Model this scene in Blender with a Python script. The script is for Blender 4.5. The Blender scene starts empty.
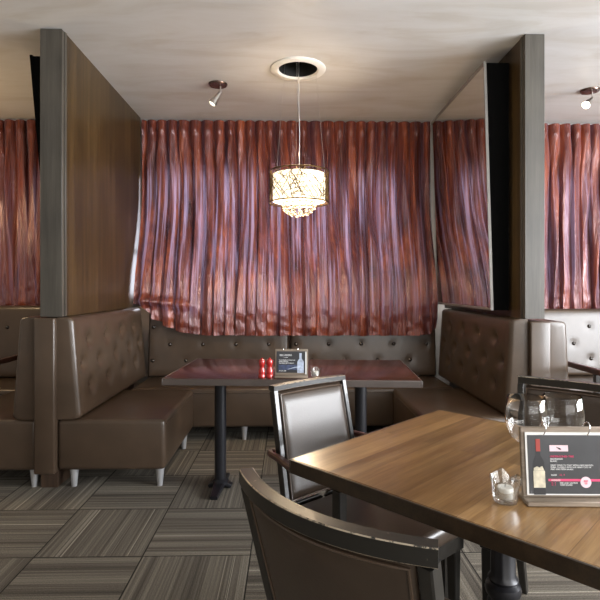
import bpy, bmesh, math, random
from mathutils import Vector, Matrix, noise
PI = math.pi
R = math.radians
C = bpy.context.scene.collection
sc = bpy.context.scene

# ------------------------------------------------------------------ camera
CAM_H = 1.255
cd = bpy.data.cameras.new('camera'); cam = bpy.data.objects.new('camera', cd); C.objects.link(cam)
cd.sensor_width = 36; cd.lens = 505 / 600 * 36
cd.shift_y = -14 / 600
cam.location = (0, 0, CAM_H); cam.rotation_euler = (R(90), 0, -math.atan(11 / 505))
cd.clip_start = 0.05
sc.camera = cam
# ------------------------------------------------------------------ world, daylight, exposure
w = bpy.data.worlds.new('world'); sc.world = w; w.use_nodes = True
bg = w.node_tree.nodes['Background']; bg.inputs[0].default_value = (0.75, 0.85, 1.0, 1); bg.inputs[1].default_value = 0.35
sc.view_settings.view_transform = 'Standard'; sc.view_settings.look = 'None'; sc.view_settings.gamma = 1
sc.view_settings.use_curve_mapping = False
sc.view_settings.exposure = 0.34

def area(name, loc, rot, sx, sy, power, col):
    l = bpy.data.lights.new(name, 'AREA'); l.shape = 'RECTANGLE'; l.size = sx; l.size_y = sy
    l.energy = power; l.color = col
    o = bpy.data.objects.new(name, l); C.objects.link(o); o.location = loc; o.rotation_euler = rot
    return o
# daylight entering by the windows
area('daylight_right', (5.02, 0.3, 1.55), (0, R(90), 0), 1.7, 4.8, 560, (0.93, 0.96, 1.0))
area('daylight_front', (2.1, -3.02, 1.55), (R(90), 0, 0), 4.6, 1.7, 90, (1.0, 0.97, 0.92))
for k_, (cx_, sx_, p_) in enumerate([(-2.95, 2.5, 3), (-0.13, 2.44, 60), (3.05, 2.6, 50)]):
    area('daylight_back', (cx_, 5.12, 1.74), (R(-90), 0, 0), sx_, 1.25, p_, (0.86, 0.88, 1.0))

# warm lamps hanging in the two neighbouring booths, outside the frame
for lx_, le_ in ((-2.96, 22), (3.10, 8)):
    pl_ = bpy.data.lights.new('booth_lamp', 'POINT'); pl_.energy = le_; pl_.color = (1.0, 0.70, 0.38); pl_.shadow_soft_size = 0.15
    po_ = bpy.data.objects.new('booth_lamp', pl_); C.objects.link(po_); po_.location = (lx_, 3.71, 2.0)
# ------------------------------------------------------------------ materials
def nt_new(name):
    m = bpy.data.materials.new(name); m.use_nodes = True
    nt = m.node_tree
    return m, nt, nt.nodes['Principled BSDF'], nt.nodes['Material Output']
def N(nt, t, **kw):
    n = nt.nodes.new(t)
    for k, v in kw.items(): setattr(n, k, v)
    return n
def setin(n, **kw):
    for k, v in kw.items(): n.inputs[k.replace('_', ' ')].default_value = v
def L(nt, a, b): nt.links.new(a, b)
def ramp(nt, stops, interp='LINEAR'):
    n = N(nt, 'ShaderNodeValToRGB'); cr = n.color_ramp; cr.interpolation = interp
    while len(cr.elements) < len(stops): cr.elements.new(0.5)
    for e, (p, c) in zip(cr.elements, stops):
        e.position = p; e.color = (*c, 1) if len(c) == 3 else c
    return n
def simple(name, col, rough=0.5, metal=0.0, coat=0.0, nscale=0, namt=0.1, bump=0.0, bscale=80):
    m, nt, b, o = nt_new(name)
    b.inputs['Base Color'].default_value = (*col, 1); b.inputs['Roughness'].default_value = rough
    b.inputs['Metallic'].default_value = metal; b.inputs['Coat Weight'].default_value = coat
    tc = N(nt, 'ShaderNodeTexCoord')
    nz = N(nt, 'ShaderNodeTexNoise'); setin(nz, Scale=nscale or 12, Detail=4.0); L(nt, tc.outputs['Object'], nz.inputs['Vector'])
    a = tuple(max(0, c * (1 - namt)) for c in col); d = tuple(min(1, c * (1 + namt)) for c in col)
    r = ramp(nt, [(0.3, a), (0.7, d)]); L(nt, nz.outputs['Fac'], r.inputs[0]); L(nt, r.outputs[0], b.inputs['Base Color'])
    if bump:
        n2 = N(nt, 'ShaderNodeTexNoise'); setin(n2, Scale=bscale, Detail=5.0); L(nt, tc.outputs['Object'], n2.inputs['Vector'])
        bp = N(nt, 'ShaderNodeBump'); setin(bp, Strength=bump, Distance=0.004); L(nt, n2.outputs['Fac'], bp.inputs['Height'])
        L(nt, bp.outputs[0], b.inputs['Normal'])
    return m
def wood(name, c1, c2, c3, axis='Z', scale=6, rough=0.35, coat=0.3, stretch=0.06, plank=None):
    """grain runs along axis; plank=(width, length) adds boards whose tone differs"""
    m, nt, b, o = nt_new(name)
    tc = N(nt, 'ShaderNodeTexCoord'); mp = N(nt, 'ShaderNodeMapping')
    s = {'X': (stretch, 1, 1), 'Y': (1, stretch, 1), 'Z': (1, 1, stretch)}[axis]
    mp.inputs['Scale'].default_value = s
    L(nt, tc.outputs['Object'], mp.inputs['Vector'])
    vec = mp.outputs[0]
    n1 = N(nt, 'ShaderNodeTexNoise'); setin(n1, Scale=scale * 4, Detail=8.0, Roughness=0.65)
    n2 = N(nt, 'ShaderNodeTexNoise'); setin(n2, Scale=scale * 40, Detail=3.0)
    n3 = N(nt, 'ShaderNodeTexNoise'); setin(n3, Scale=2.5, Detail=2.0)
    L(nt, tc.outputs['Object'], n3.inputs['Vector'])
    mix = N(nt, 'ShaderNodeMath', operation='MULTIPLY_ADD'); mix.inputs[1].default_value = 0.35
    if plank:
        sep = N(nt, 'ShaderNodeSeparateXYZ'); L(nt, tc.outputs['Object'], sep.inputs[0])
        br = N(nt, 'ShaderNodeTexBrick'); br.offset = 0.37; br.offset_frequency = 2
        setin(br, Scale=1.0, Brick_Width=plank[1], Row_Height=plank[0], Mortar_Size=0.0008, Bias=0.0)
        br.inputs['Color1'].default_value = (0.0, 0, 0, 1); br.inputs['Color2'].default_value = (1, 1, 1, 1); br.inputs['Mortar'].default_value = (0.0, 0.0, 0.0, 1)
        L(nt, tc.outputs['Object'], br.inputs['Vector'])
        add = N(nt, 'ShaderNodeVectorMath', operation='MULTIPLY_ADD'); L(nt, br.outputs['Color'], add.inputs[0])
        add.inputs[1].default_value = (3, 7, 5); L(nt, vec, add.inputs[2]); vec = add.outputs[0]
    L(nt, vec, n1.inputs['Vector']); L(nt, vec, n2.inputs['Vector'])
    L(nt, n2.outputs['Fac'], mix.inputs[0]); L(nt, n1.outputs['Fac'], mix.inputs[2])
    r = ramp(nt, [(0.5, c1), (0.68, c2), (0.85, c3)]); L(nt, mix.outputs[0], r.inputs[0])
    col = r.outputs[0]
    if plank:
        mm = N(nt, 'ShaderNodeMixRGB', blend_type='MULTIPLY'); mm.inputs[0].default_value = 1.0
        rr = ramp(nt, [(0, (0.72, 0.70, 0.68)), (1, (1.1, 1.1, 1.1))]); L(nt, br.outputs['Color'], rr.inputs[0])
        L(nt, col, mm.inputs[1]); L(nt, rr.outputs[0], mm.inputs[2]); col = mm.outputs[0]
    m2 = N(nt, 'ShaderNodeMixRGB', blend_type='MULTIPLY'); m2.inputs[0].default_value = 1.0
    r3 = ramp(nt, [(0.3, (0.8, 0.8, 0.8)), (0.7, (1.12, 1.1, 1.05))]); L(nt, n3.outputs['Fac'], r3.inputs[0])
    L(nt, col, m2.inputs[1]); L(nt, r3.outputs[0], m2.inputs[2])
    L(nt, m2.outputs[0], b.inputs['Base Color'])
    setin(b, Roughness=rough, Coat_Weight=coat, Coat_Roughness=0.18)
    bp = N(nt, 'ShaderNodeBump'); setin(bp, Strength=0.12, Distance=0.002); L(nt, mix.outputs[0], bp.inputs['Height']); L(nt, bp.outputs[0], b.inputs['Normal'])
    return m
def glass_thin(name, tint=(1, 1, 1), gl=0.12, mx_=0.9):
    m, nt, b, o = nt_new(name); nt.nodes.remove(b)
    t = N(nt, 'ShaderNodeBsdfTransparent'); t.inputs[0].default_value = (*tint, 1)
    g = N(nt, 'ShaderNodeBsdfGlossy'); g.inputs['Roughness'].default_value = 0.02
    lw = N(nt, 'ShaderNodeLayerWeight'); lw.inputs[0].default_value = 0.35
    mr = N(nt, 'ShaderNodeMapRange'); setin(mr, To_Min=gl * 0.4, To_Max=mx_); L(nt, lw.outputs['Fresnel'], mr.inputs[0])
    mx = N(nt, 'ShaderNodeMixShader'); L(nt, mr.outputs[0], mx.inputs[0]); L(nt, t.outputs[0], mx.inputs[1]); L(nt, g.outputs[0], mx.inputs[2])
    L(nt, mx.outputs[0], o.inputs[0]); return m
def glass(name, tint=(1, 1, 1), rough=0.0, ior=1.45):
    m, nt, b, o = nt_new(name); setin(b, Roughness=rough, IOR=ior, Transmission_Weight=1.0); b.inputs['Base Color'].default_value = (*tint, 1); return m
def emit(name, col, s):
    m, nt, b, o = nt_new(name); b.inputs['Base Color'].default_value = (*col, 1); b.inputs['Emission Color'].default_value = (*col, 1); b.inputs['Emission Strength'].default_value = s; return m

def mat_carpet():
    m, nt, b, o = nt_new('carpet_tiles')
    tc = N(nt, 'ShaderNodeTexCoord'); mp = N(nt, 'ShaderNodeMapping'); mp.inputs['Location'].default_value = (1.18 * 2, -2.36 * 2, 0); mp.inputs['Scale'].default_value = (2, 2, 2)
    L(nt, tc.outputs['Object'], mp.inputs['Vector'])
    sep = N(nt, 'ShaderNodeSeparateXYZ'); L(nt, mp.outputs[0], sep.inputs[0])
    def mth(op, a, bb=None, c=None):
        n = N(nt, 'ShaderNodeMath', operation=op)
        for i, v in enumerate((a, bb, c)):
            if v is None: continue
            if isinstance(v, (int, float)): n.inputs[i].default_value = v
            else: L(nt, v, n.inputs[i])
        return n.outputs[0]
    ix = mth('FLOOR', sep.outputs[0]); iy = mth('FLOOR', sep.outputs[1])
    chk = mth('FLOORED_MODULO', mth('ADD', ix, iy), 2.0)      # 0 -> stripes run in depth
    s = mth('ADD', mth('MULTIPLY', sep.outputs[0], mth('SUBTRACT', 1.0, chk)), mth('MULTIPLY', sep.outputs[1], chk))
    tt = mth('ADD', mth('MULTIPLY', sep.outputs[1], mth('SUBTRACT', 1.0, chk)), mth('MULTIPLY', sep.outputs[0], chk))
    rnd = mth('ADD', mth('MULTIPLY', ix, 17.31), mth('MULTIPLY', iy, 5.77))
    def stripe(sc_, st_, seed):
        cb = N(nt, 'ShaderNodeCombineXYZ'); L(nt, mth('MULTIPLY', s, sc_), cb.inputs[0]); L(nt, mth('ADD', rnd, seed), cb.inputs[1]); L(nt, mth('MULTIPLY', tt, st_), cb.inputs[2])
        n = N(nt, 'ShaderNodeTexNoise'); setin(n, Scale=1.0, Detail=2.0, Roughness=0.7); L(nt, cb.outputs[0], n.inputs['Vector']); return n.outputs['Fac']
    a = stripe(9, 0.05, 0); c2 = stripe(42, 0.3, 3.1); c3 = stripe(30, 0.02, 9.7)
    v = mth('ADD', mth('MULTIPLY', a, 0.5), mth('MULTIPLY', c2, 0.5))
    r = ramp(nt, [(0.30, (0.045, 0.038, 0.032)), (0.43, (0.100, 0.088, 0.073)), (0.52, (0.145, 0.128, 0.104)), (0.62, (0.21, 0.188, 0.155)), (0.72, (0.31, 0.29, 0.245))]); L(nt, v, r.inputs[0])
    hl = ramp(nt, [(0.66, (0, 0, 0)), (0.70, (1, 1, 1))]); L(nt, c3, hl.inputs[0])
    mx = N(nt, 'ShaderNodeMixRGB'); L(nt, hl.outputs[0], mx.inputs[0]); L(nt, r.outputs[0], mx.inputs[1]); mx.inputs[2].default_value = (0.36, 0.33, 0.27, 1)
    # seams
    fx = mth('FRACT', sep.outputs[0]); fy = mth('FRACT', sep.outputs[1])
    ex = mth('MINIMUM', fx, mth('SUBTRACT', 1.0, fx)); ey = mth('MINIMUM', fy, mth('SUBTRACT', 1.0, fy))
    sm = mth('GREATER_THAN', mth('MINIMUM', ex, ey), 0.006)
    pile = N(nt, 'ShaderNodeTexNoise'); setin(pile, Scale=260.0, Detail=2.0); L(nt, tc.outputs['Object'], pile.inputs['Vector'])
    pr = ramp(nt, [(0.3, (0.45, 0.45, 0.45)), (0.7, (1.5, 1.5, 1.5))]); L(nt, pile.outputs['Fac'], pr.inputs[0])
    m1 = N(nt, 'ShaderNodeMixRGB', blend_type='MULTIPLY'); m1.inputs[0].default_value = 1; L(nt, mx.outputs[0], m1.inputs[1]); L(nt, pr.outputs[0], m1.inputs[2])
    m2 = N(nt, 'ShaderNodeMixRGB'); L(nt, sm, m2.inputs[0]); m2.inputs[1].default_value = (0.02, 0.018, 0.015, 1); L(nt, m1.outputs[0], m2.inputs[2])
    L(nt, m2.outputs[0], b.inputs['Base Color']); setin(b, Roughness=0.95, Specular_IOR_Level=0.1)
    bp = N(nt, 'ShaderNodeBump'); setin(bp, Strength=0.5, Distance=0.004); L(nt, pile.outputs['Fac'], bp.inputs['Height']); L(nt, bp.outputs[0], b.inputs['Normal'])
    return m
def mat_curtain():
    m, nt, b, o = nt_new('shot_silk')
    tc = N(nt, 'ShaderNodeTexCoord'); mp = N(nt, 'ShaderNodeMapping'); mp.inputs['Scale'].default_value = (9, 9, 0.9); L(nt, tc.outputs['Object'], mp.inputs['Vector'])
    n1 = N(nt, 'ShaderNodeTexNoise'); setin(n1, Scale=1.0, Detail=5.0, Roughness=0.6); L(nt, mp.outputs[0], n1.inputs['Vector'])
    r = ramp(nt, [(0.30, (0.036, 0.007, 0.004)), (0.5, (0.145, 0.029, 0.014)), (0.66, (0.30, 0.070, 0.024)), (0.8, (0.20, 0.05, 0.03))]); L(nt, n1.outputs['Fac'], r.inputs[0])
    # crinkles
    mp2 = N(nt, 'ShaderNodeMapping'); mp2.inputs['Scale'].default_value = (42, 42, 6); L(nt, tc.outputs['Object'], mp2.inputs['Vector'])
    n2 = N(nt, 'ShaderNodeTexNoise'); setin(n2, Scale=1.0, Detail=6.0, Roughness=0.55, Distortion=1.2); L(nt, mp2.outputs[0], n2.inputs['Vector'])
    bp = N(nt, 'ShaderNodeBump'); setin(bp, Strength=0.55, Distance=0.02); L(nt, n2.outputs['Fac'], bp.inputs['Height'])
    # shot weave: russet seen square on, mauve at a slant
    lw = N(nt, 'ShaderNodeLayerWeight'); lw.inputs[0].default_value = 0.5; L(nt, bp.outputs[0], lw.inputs['Normal'])
    sw = ramp(nt, [(0.52, (0, 0, 0)), (0.95, (1, 1, 1))]); L(nt, lw.outputs['Facing'], sw.inputs[0])
    sm = N(nt, 'ShaderNodeMixRGB'); L(nt, sw.outputs[0], sm.inputs[0]); L(nt, r.outputs[0], sm.inputs[1]); sm.inputs[2].default_value = (0.27, 0.17, 0.21, 1)
    L(nt, sm.outputs[0], b.inputs['Base Color']); setin(b, Roughness=0.22, Specular_IOR_Level=1.0, Sheen_Weight=0.1, Sheen_Roughness=0.3)
    b.inputs['Sheen Tint'].default_value = (0.75, 0.6, 0.85, 1); b.inputs['Specular Tint'].default_value = (1.0, 0.8, 0.85, 1)
    L(nt, bp.outputs[0], b.inputs['Normal'])
    t = N(nt, 'ShaderNodeBsdfTranslucent'); t.inputs[0].default_value = (0.48, 0.37, 0.50, 1); L(nt, bp.outputs[0], t.inputs['Normal'])
    # noise-drawn streaks of daylight in the translucency, standing in for single and doubled cloth
    mp3 = N(nt, 'ShaderNodeMapping'); mp3.inputs['Scale'].default_value = (38, 2, 0.55); L(nt, tc.outputs['Object'], mp3.inputs['Vector'])
    n3 = N(nt, 'ShaderNodeTexNoise'); setin(n3, Scale=1.0, Detail=4.0, Roughness=0.6, Distortion=0.6); L(nt, mp3.outputs[0], n3.inputs['Vector'])
    r3 = ramp(nt, [(0.42, (0.01, 0.01, 0.01)), (0.52, (0.07, 0.07, 0.07)), (0.60, (0.34, 0.34, 0.34))]); L(nt, n3.outputs['Fac'], r3.inputs[0])
    mx = N(nt, 'ShaderNodeMixShader'); L(nt, r3.outputs[0], mx.inputs[0]); L(nt, b.outputs[0], mx.inputs[1]); L(nt, t.outputs[0], mx.inputs[2]); L(nt, mx.outputs[0], o.inputs[0])
    return m
def mat_ceiling():
    m, nt, b, o = nt_new('washed_plaster')
    tc = N(nt, 'ShaderNodeTexCoord'); mp = N(nt, 'ShaderNodeMapping'); mp.inputs['Scale'].default_value = (0.8, 3.0, 1); mp.inputs['Rotation'].default_value = (0, 0, 0.25); L(nt, tc.outputs['Object'], mp.inputs['Vector'])
    n1 = N(nt, 'ShaderNodeTexNoise'); setin(n1, Scale=1.6, Detail=7.0, Roughness=0.6, Distortion=0.8); L(nt, mp.outputs[0], n1.inputs['Vector'])
    r = ramp(nt, [(0.35, (0.55, 0.53, 0.50)), (0.5, (0.61, 0.605, 0.595)), (0.65, (0.65, 0.65, 0.65))]); L(nt, n1.outputs['Fac'], r.inputs[0])
    L(nt, r.outputs[0], b.inputs['Base Color']); setin(b, Roughness=0.45)
    return m
M = {}
M['carpet'] = mat_carpet(); M['curtain'] = mat_curtain(); M['ceiling'] = mat_ceiling()
M['wall'] = simple('painted_wall', (0.42, 0.38, 0.33), 0.7)
M['leather'] = simple('brown_vinyl', (0.062, 0.041, 0.027), 0.29, nscale=7, namt=0.12, bump=0.12, bscale=140)
M['chair_vinyl'] = simple('dark_brown_vinyl', (0.040, 0.026, 0.017), 0.36, coat=0.0, nscale=9, namt=0.12, bump=0.08, bscale=160)
M['chair_vinyl'].node_tree.nodes['Principled BSDF'].inputs['Specular IOR Level'].default_value = 0.6
M['piping'] = simple('piping_vinyl', (0.075, 0.05, 0.034), 0.35)
M['button'] = simple('button_vinyl', (0.016, 0.009, 0.005), 0.16, coat=0.8)
M['veneer'] = wood('dark_veneer', (0.022, 0.012, 0.004), (0.046, 0.027, 0.009), (0.078, 0.047, 0.017), 'Z', 5, 0.36, 0.10, 0.03)
M['veneer_post'] = wood('grey_brown_veneer', (0.042, 0.037, 0.030), (0.064, 0.057, 0.047), (0.085, 0.077, 0.065), 'Z', 6, 0.45, 0.0, 0.03)
M['plinth'] = wood('plinth_wood', (0.03, 0.018, 0.012), (0.05, 0.03, 0.02), (0.08, 0.05, 0.03), 'Z', 6, 0.4, 0.2)
M['table_top'] = wood('oak_table', (0.155, 0.082, 0.030), (0.245, 0.140, 0.056), (0.35, 0.215, 0.095), 'X', 5, 0.30, 0.35, 0.05, plank=(0.075, 1.5))
M['table_edge'] = wood('table_edge_wood', (0.013, 0.008, 0.004), (0.024, 0.015, 0.008), (0.038, 0.023, 0.012), 'X', 6, 0.35, 0.3, 0.05)
M['booth_top'] = wood('mahogany_table', (0.022, 0.009, 0.006), (0.042, 0.016, 0.010), (0.065, 0.026, 0.016), 'X', 5, 0.20, 0.25, 0.05)
M['black'] = simple('black_iron', (0.014, 0.014, 0.017), 0.35, 0.3)
M['frame'] = simple('worn_black_lacquer', (0.010, 0.009, 0.008), 0.30, nscale=30, namt=0.4, coat=0.3)
def mat_rail(wear):
    m, nt, b, o = nt_new('worn_rail_lacquer')
    tc = N(nt, 'ShaderNodeTexCoord'); n1 = N(nt, 'ShaderNodeTexNoise'); setin(n1, Scale=55.0, Detail=6.0, Roughness=0.75); L(nt, tc.outputs['Object'], n1.inputs['Vector'])
    nr = ramp(nt, [(0.66 - wear, (0, 0, 0)), (0.72 - wear, (1, 1, 1))]); L(nt, n1.outputs['Fac'], nr.inputs[0])
    mx = N(nt, 'ShaderNodeMixRGB'); L(nt, nr.outputs[0], mx.inputs[0]); mx.inputs[1].default_value = (0.013, 0.012, 0.010, 1); mx.inputs[2].default_value = (0.36, 0.30, 0.22, 1)
    L(nt, mx.outputs[0], b.inputs['Base Color']); setin(b, Roughness=0.34, Coat_Weight=0.2); return m
M['rail'] = mat_rail(0.0); M['rail_edge'] = mat_rail(0.24)
M['armwood'] = simple('maroon_wood', (0.055, 0.018, 0.014), 0.28, coat=0.4, nscale=20, namt=0.3)
M['steel'] = simple('brushed_steel', (0.62, 0.61, 0.59), 0.28, 1.0)
M['silver'] = simple('silver_paint', (0.55, 0.55, 0.56), 0.35, 0.6)
M['white'] = simple('white_paint', (0.75, 0.74, 0.71), 0.45)
M['hole'] = simple('recess_black', (0.01, 0.01, 0.01), 0.6)
M['mirror'] = simple('mirror_silver', (0.80, 0.78, 0.75), 0.03, 1.0, namt=0.01)
M['mirror_edge'] = simple('mirror_edge_black', (0.004, 0.004, 0.004), 0.9); M['mirror_edge'].node_tree.nodes['Principled BSDF'].inputs['Specular IOR Level'].default_value = 0.05
M['mirror_frame'] = simple('mirror_frame_silver', (0.30, 0.29, 0.28), 0.4, 0.6)
M['pane'] = glass_thin('window_glass')
M['glass'] = glass('wine_glass', (0.99, 0.995, 0.995))
M['thick_glass'] = glass_thin('votive_glass', (0.97, 0.98, 0.98), 0.25, 0.6)
M['wax'] = simple('white_wax', (0.85, 0.83, 0.78), 0.4)
M['red'] = simple('red_lacquer', (0.42, 0.02, 0.018), 0.22, coat=0.6)
M['board'] = wood('weathered_board', (0.16, 0.125, 0.09), (0.24, 0.19, 0.145), (0.33, 0.27, 0.21), 'X', 8, 0.6, 0.0, 0.06)
M['card'] = simple('charcoal_card', (0.026, 0.027, 0.031), 0.4, nscale=14, namt=0.25)
M['card_white'] = simple('card_white', (0.72, 0.72, 0.70), 0.5)
M['card_blue'] = simple('card_blue', (0.045, 0.06, 0.12), 0.4, nscale=40, namt=0.5)
M['ink_white'] = simple('ink_white', (0.78, 0.78, 0.78), 0.6)
M['ink_pink'] = simple('ink_pink', (0.72, 0.05, 0.16), 0.6)
M['ink_rose'] = simple('ink_rose', (0.75, 0.55, 0.60), 0.6)
M['ink_black'] = simple('ink_black', (0.004, 0.004, 0.007), 0.4)
M['ink_red'] = simple('ink_red', (0.30, 0.03, 0.02), 0.5)
M['ink_cream'] = simple('ink_cream', (0.55, 0.50, 0.38), 0.6, nscale=60, namt=0.3)
M['ink_pale'] = simple('ink_pale_blue', (0.42, 0.48, 0.60), 0.5, nscale=60, namt=0.3)
M['chrome'] = simple('chrome', (0.8, 0.8, 0.8), 0.12, 1.0)
M['gold_wire'] = simple('champagne_wire', (0.14, 0.085, 0.035), 0.4, 1.0)
M['glow'] = emit('lamp_diffuser', (1.0, 0.85, 0.60), 1.5)
M['bulb'] = emit('bulb_glow', (1.0, 0.85, 0.62), 14)
M['bulb_dim'] = emit('bulb_dim', (1.0, 0.88, 0.70), 1.6)
M['crystal'] = glass('crystal_glass', (1.0, 0.95, 0.85), 0.0, 1.6)

# ------------------------------------------------------------------ mesh helpers
def obj(name, bm, mat, parent=None, smooth=True, angle=38, mats=None):
    bmesh.ops.recalc_face_normals(bm, faces=bm.faces[:])
    for f in bm.faces: f.smooth = smooth
    if smooth:
        for e in bm.edges:
            if len(e.link_faces) == 2 and e.calc_face_angle(0) > R(angle): e.smooth = False
    me = bpy.data.meshes.new(name); bm.to_mesh(me); bm.free()
    for mm in (mats or [mat]): me.materials.append(mm)
    o = bpy.data.objects.new(name, me); C.objects.link(o)
    if parent: o.parent = parent
    return o
def thing(name, label, cat, loc=(0, 0, 0), rz=0, group=None):
    o = bpy.data.objects.new(name, None); C.objects.link(o); o.empty_display_size = 0.1
    o.location = loc; o.rotation_euler = (0, 0, rz); o['label'] = label; o['category'] = cat
    if group: o['group'] = group
    return o
def tag(o, label, cat, group=None):
    o['label'] = label; o['category'] = cat
    if group: o['group'] = group
    return o
def struct(o): o['kind'] = 'structure'; return o
def box(bm, x0, x1, y0, y1, z0, z1, bev=0.0, seg=3, mat=0):
    g = bmesh.ops.create_cube(bm, size=1.0)
    vs = g['verts']
    for v in vs:
        v.co = Vector((x0 + (v.co.x + 0.5) * (x1 - x0), y0 + (v.co.y + 0.5) * (y1 - y0), z0 + (v.co.z + 0.5) * (z1 - z0)))
    fs = set(f for v in vs for f in v.link_faces)
    for f in fs: f.material_index = mat
    if bev > 0:
        es = list(set(e for v in vs for e in v.link_edges))
        bmesh.ops.bevel(bm, geom=es, offset=bev, segments=seg, profile=0.5, affect='EDGES', clamp_overlap=True)
def B(*a, **k):
    bm = bmesh.new(); box(bm, *a, **k); return bm
def prism(bm, pts, axis, a0, a1, bev=0.0, seg=3):
    """polygon pts in the plane normal to axis, extruded from a0 to a1"""
    def mk(p, a): return {'X': (a, p[0], p[1]), 'Y': (p[0], a, p[1]), 'Z': (p[0], p[1], a)}[axis]
    v0 = [bm.verts.new(mk(p, a0)) for p in pts]; v1 = [bm.verts.new(mk(p, a1)) for p in pts]
    n = len(pts); fs = [bm.faces.new(v0), bm.faces.new(v1[::-1])]
    for i in range(n): fs.append(bm.faces.new((v0[i], v1[i], v1[(i + 1) % n], v0[(i + 1) % n])))
    if bev:
        es = list(set(e for f in fs for e in f.edges))
        bmesh.ops.bevel(bm, geom=es, offset=bev, segments=seg, profile=0.5, affect='EDGES', clamp_overlap=True)
def lathe(bm, prof, seg=32, c=(0, 0, 0), flute=None):
    rings = []
    for (r, z) in prof:
        if r < 1e-5: rings.append([bm.verts.new((c[0], c[1], c[2] + z))])
        else:
            rr = []
            for k in range(seg):
                a = 2 * PI * k / seg; q = r
                if flute and flute[0] < z < flute[1]: q = r * (1 - 0.10 * (0.5 + 0.5 * math.cos(a * flute[2])))
                rr.append(bm.verts.new((c[0] + q * math.cos(a), c[1] + q * math.sin(a), c[2] + z)))
            rings.append(rr)
    for a, b in zip(rings, rings[1:]):
        if len(a) == 1 and len(b) == 1: continue
        for k in range(seg):
            k2 = (k + 1) % seg
            if len(a) == 1: bm.faces.new((a[0], b[k], b[k2]))
            elif len(b) == 1: bm.faces.new((a[k], a[k2], b[0]))
            else: bm.faces.new((a[k], a[k2], b[k2], b[k]))
def tube(bm, pts, r, seg=8, r1=None, cap=True):
    pts = [Vector(p) for p in pts]; n = len(pts); rings = []
    up = None
    for i, p in enumerate(pts):
        t = (pts[min(i + 1, n - 1)] - pts[max(i - 1, 0)]).normalized()
        if up is None:
            up = Vector((0, 0, 1)) if abs(t.z) < 0.9 else Vector((1, 0, 0))
        s = t.cross(up).normalized(); up = s.cross(t).normalized()
        rr = r if r1 is None else r + (r1 - r) * i / (n - 1)
        rings.append([bm.verts.new(p + (s * math.cos(2 * PI * k / seg) + up * math.sin(2 * PI * k / seg)) * rr) for k in range(seg)])
    for a, b in zip(rings, rings[1:]):
        for k in range(seg): bm.faces.new((a[k], a[(k + 1) % seg], b[(k + 1) % seg], b[k]))
    if cap: bm.faces.new(rings[0][::-1]); bm.faces.new(rings[-1])
def sweep(bm, pts, wh, side_fn=None, bev=0.0, edge_mat=False):
    """rectangular bar along pts; wh = (w,h) or list; w runs along the side vector, h along side x tangent"""
    pts = [Vector(p) for p in pts]; n = len(pts); rings = []
    for i, p in enumerate(pts):
        t = (pts[min(i + 1, n - 1)] - pts[max(i - 1, 0)]).normalized()
        s = Vector(side_fn(i)) if side_fn else Vector((1, 0, 0))
        s = (s - t * s.dot(t)).normalized(); u = t.cross(s)
        wd, ht = wh[i] if isinstance(wh, list) else wh
        c = min(wd, ht) * bev
        corners = []
        for (a, b2) in ((1, 1), (-1, 1), (-1, -1), (1, -1)):
            if bev:
                e1 = (a * (wd / 2), b2 * (ht / 2 - c)); e2 = (a * (wd / 2 - c), b2 * (ht / 2))
                corners += [e1, e2] if a * b2 > 0 else [e2, e1]
            else: corners.append((a * wd / 2, b2 * ht / 2))
        rings.append([bm.verts.new(p + s * a + u * b2) for a, b2 in corners])
    m = len(rings[0])
    for a, b in zip(rings, rings[1:]):
        for k in range(m):
            f = bm.faces.new((a[k], a[(k + 1) % m], b[(k + 1) % m], b[k]))
            if edge_mat and bev and k % 2 == 0: f.material_index = 1
    bm.faces.new(rings[0][::-1]); bm.faces.new(rings[-1])
def S(pts, wh, side_fn=None, bev=0.0, edge_mat=False):
    bm = bmesh.new(); sweep(bm, pts, wh, side_fn, bev, edge_mat); return bm
def T(pts, r, seg=8, r1=None):
    bm = bmesh.new(); tube(bm, pts, r, seg, r1); return bm
def LA(prof, seg=32, c=(0, 0, 0), flute=None):
    bm = bmesh.new(); lathe(bm, prof, seg, c, flute); return bm
def dup(root, label=None):
    r = root.copy(); C.objects.link(r)
    if label: r['label'] = label
    for ch in [o for o in C.objects if o.parent == root]:
        c = ch.copy(); C.objects.link(c); c.parent = r
        for g in [o for o in C.objects if o.parent == ch]:
            d = g.copy(); C.objects.link(d); d.parent = c
    return r
def text_mesh(name, body, size, mat, parent, loc, align='LEFT', ext=0.0004, sx=1.0):
    """lettering lying in the parent's XZ plane, facing -Y"""
    cu = bpy.data.curves.new(name, 'FONT'); cu.body = body; cu.size = size; cu.align_x = align; cu.extrude = ext; cu.space_line = 0.95
    cu.resolution_u = 2
    t = bpy.data.objects.new(name + '_src', cu); C.objects.link(t)
    bpy.context.view_layer.update()
    me = bpy.data.meshes.new_from_object(t.evaluated_get(bpy.context.evaluated_depsgraph_get()))
    bpy.data.objects.remove(t)
    me.transform(Matrix.Rotation(R(90), 4, 'X') @ Matrix.Diagonal((sx, 1, 1, 1)))
    me.materials.clear(); me.materials.append(mat); me.name = name
    o = bpy.data.objects.new(name, me); C.objects.link(o); o.parent = parent; o.location = loc
    return o

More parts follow.
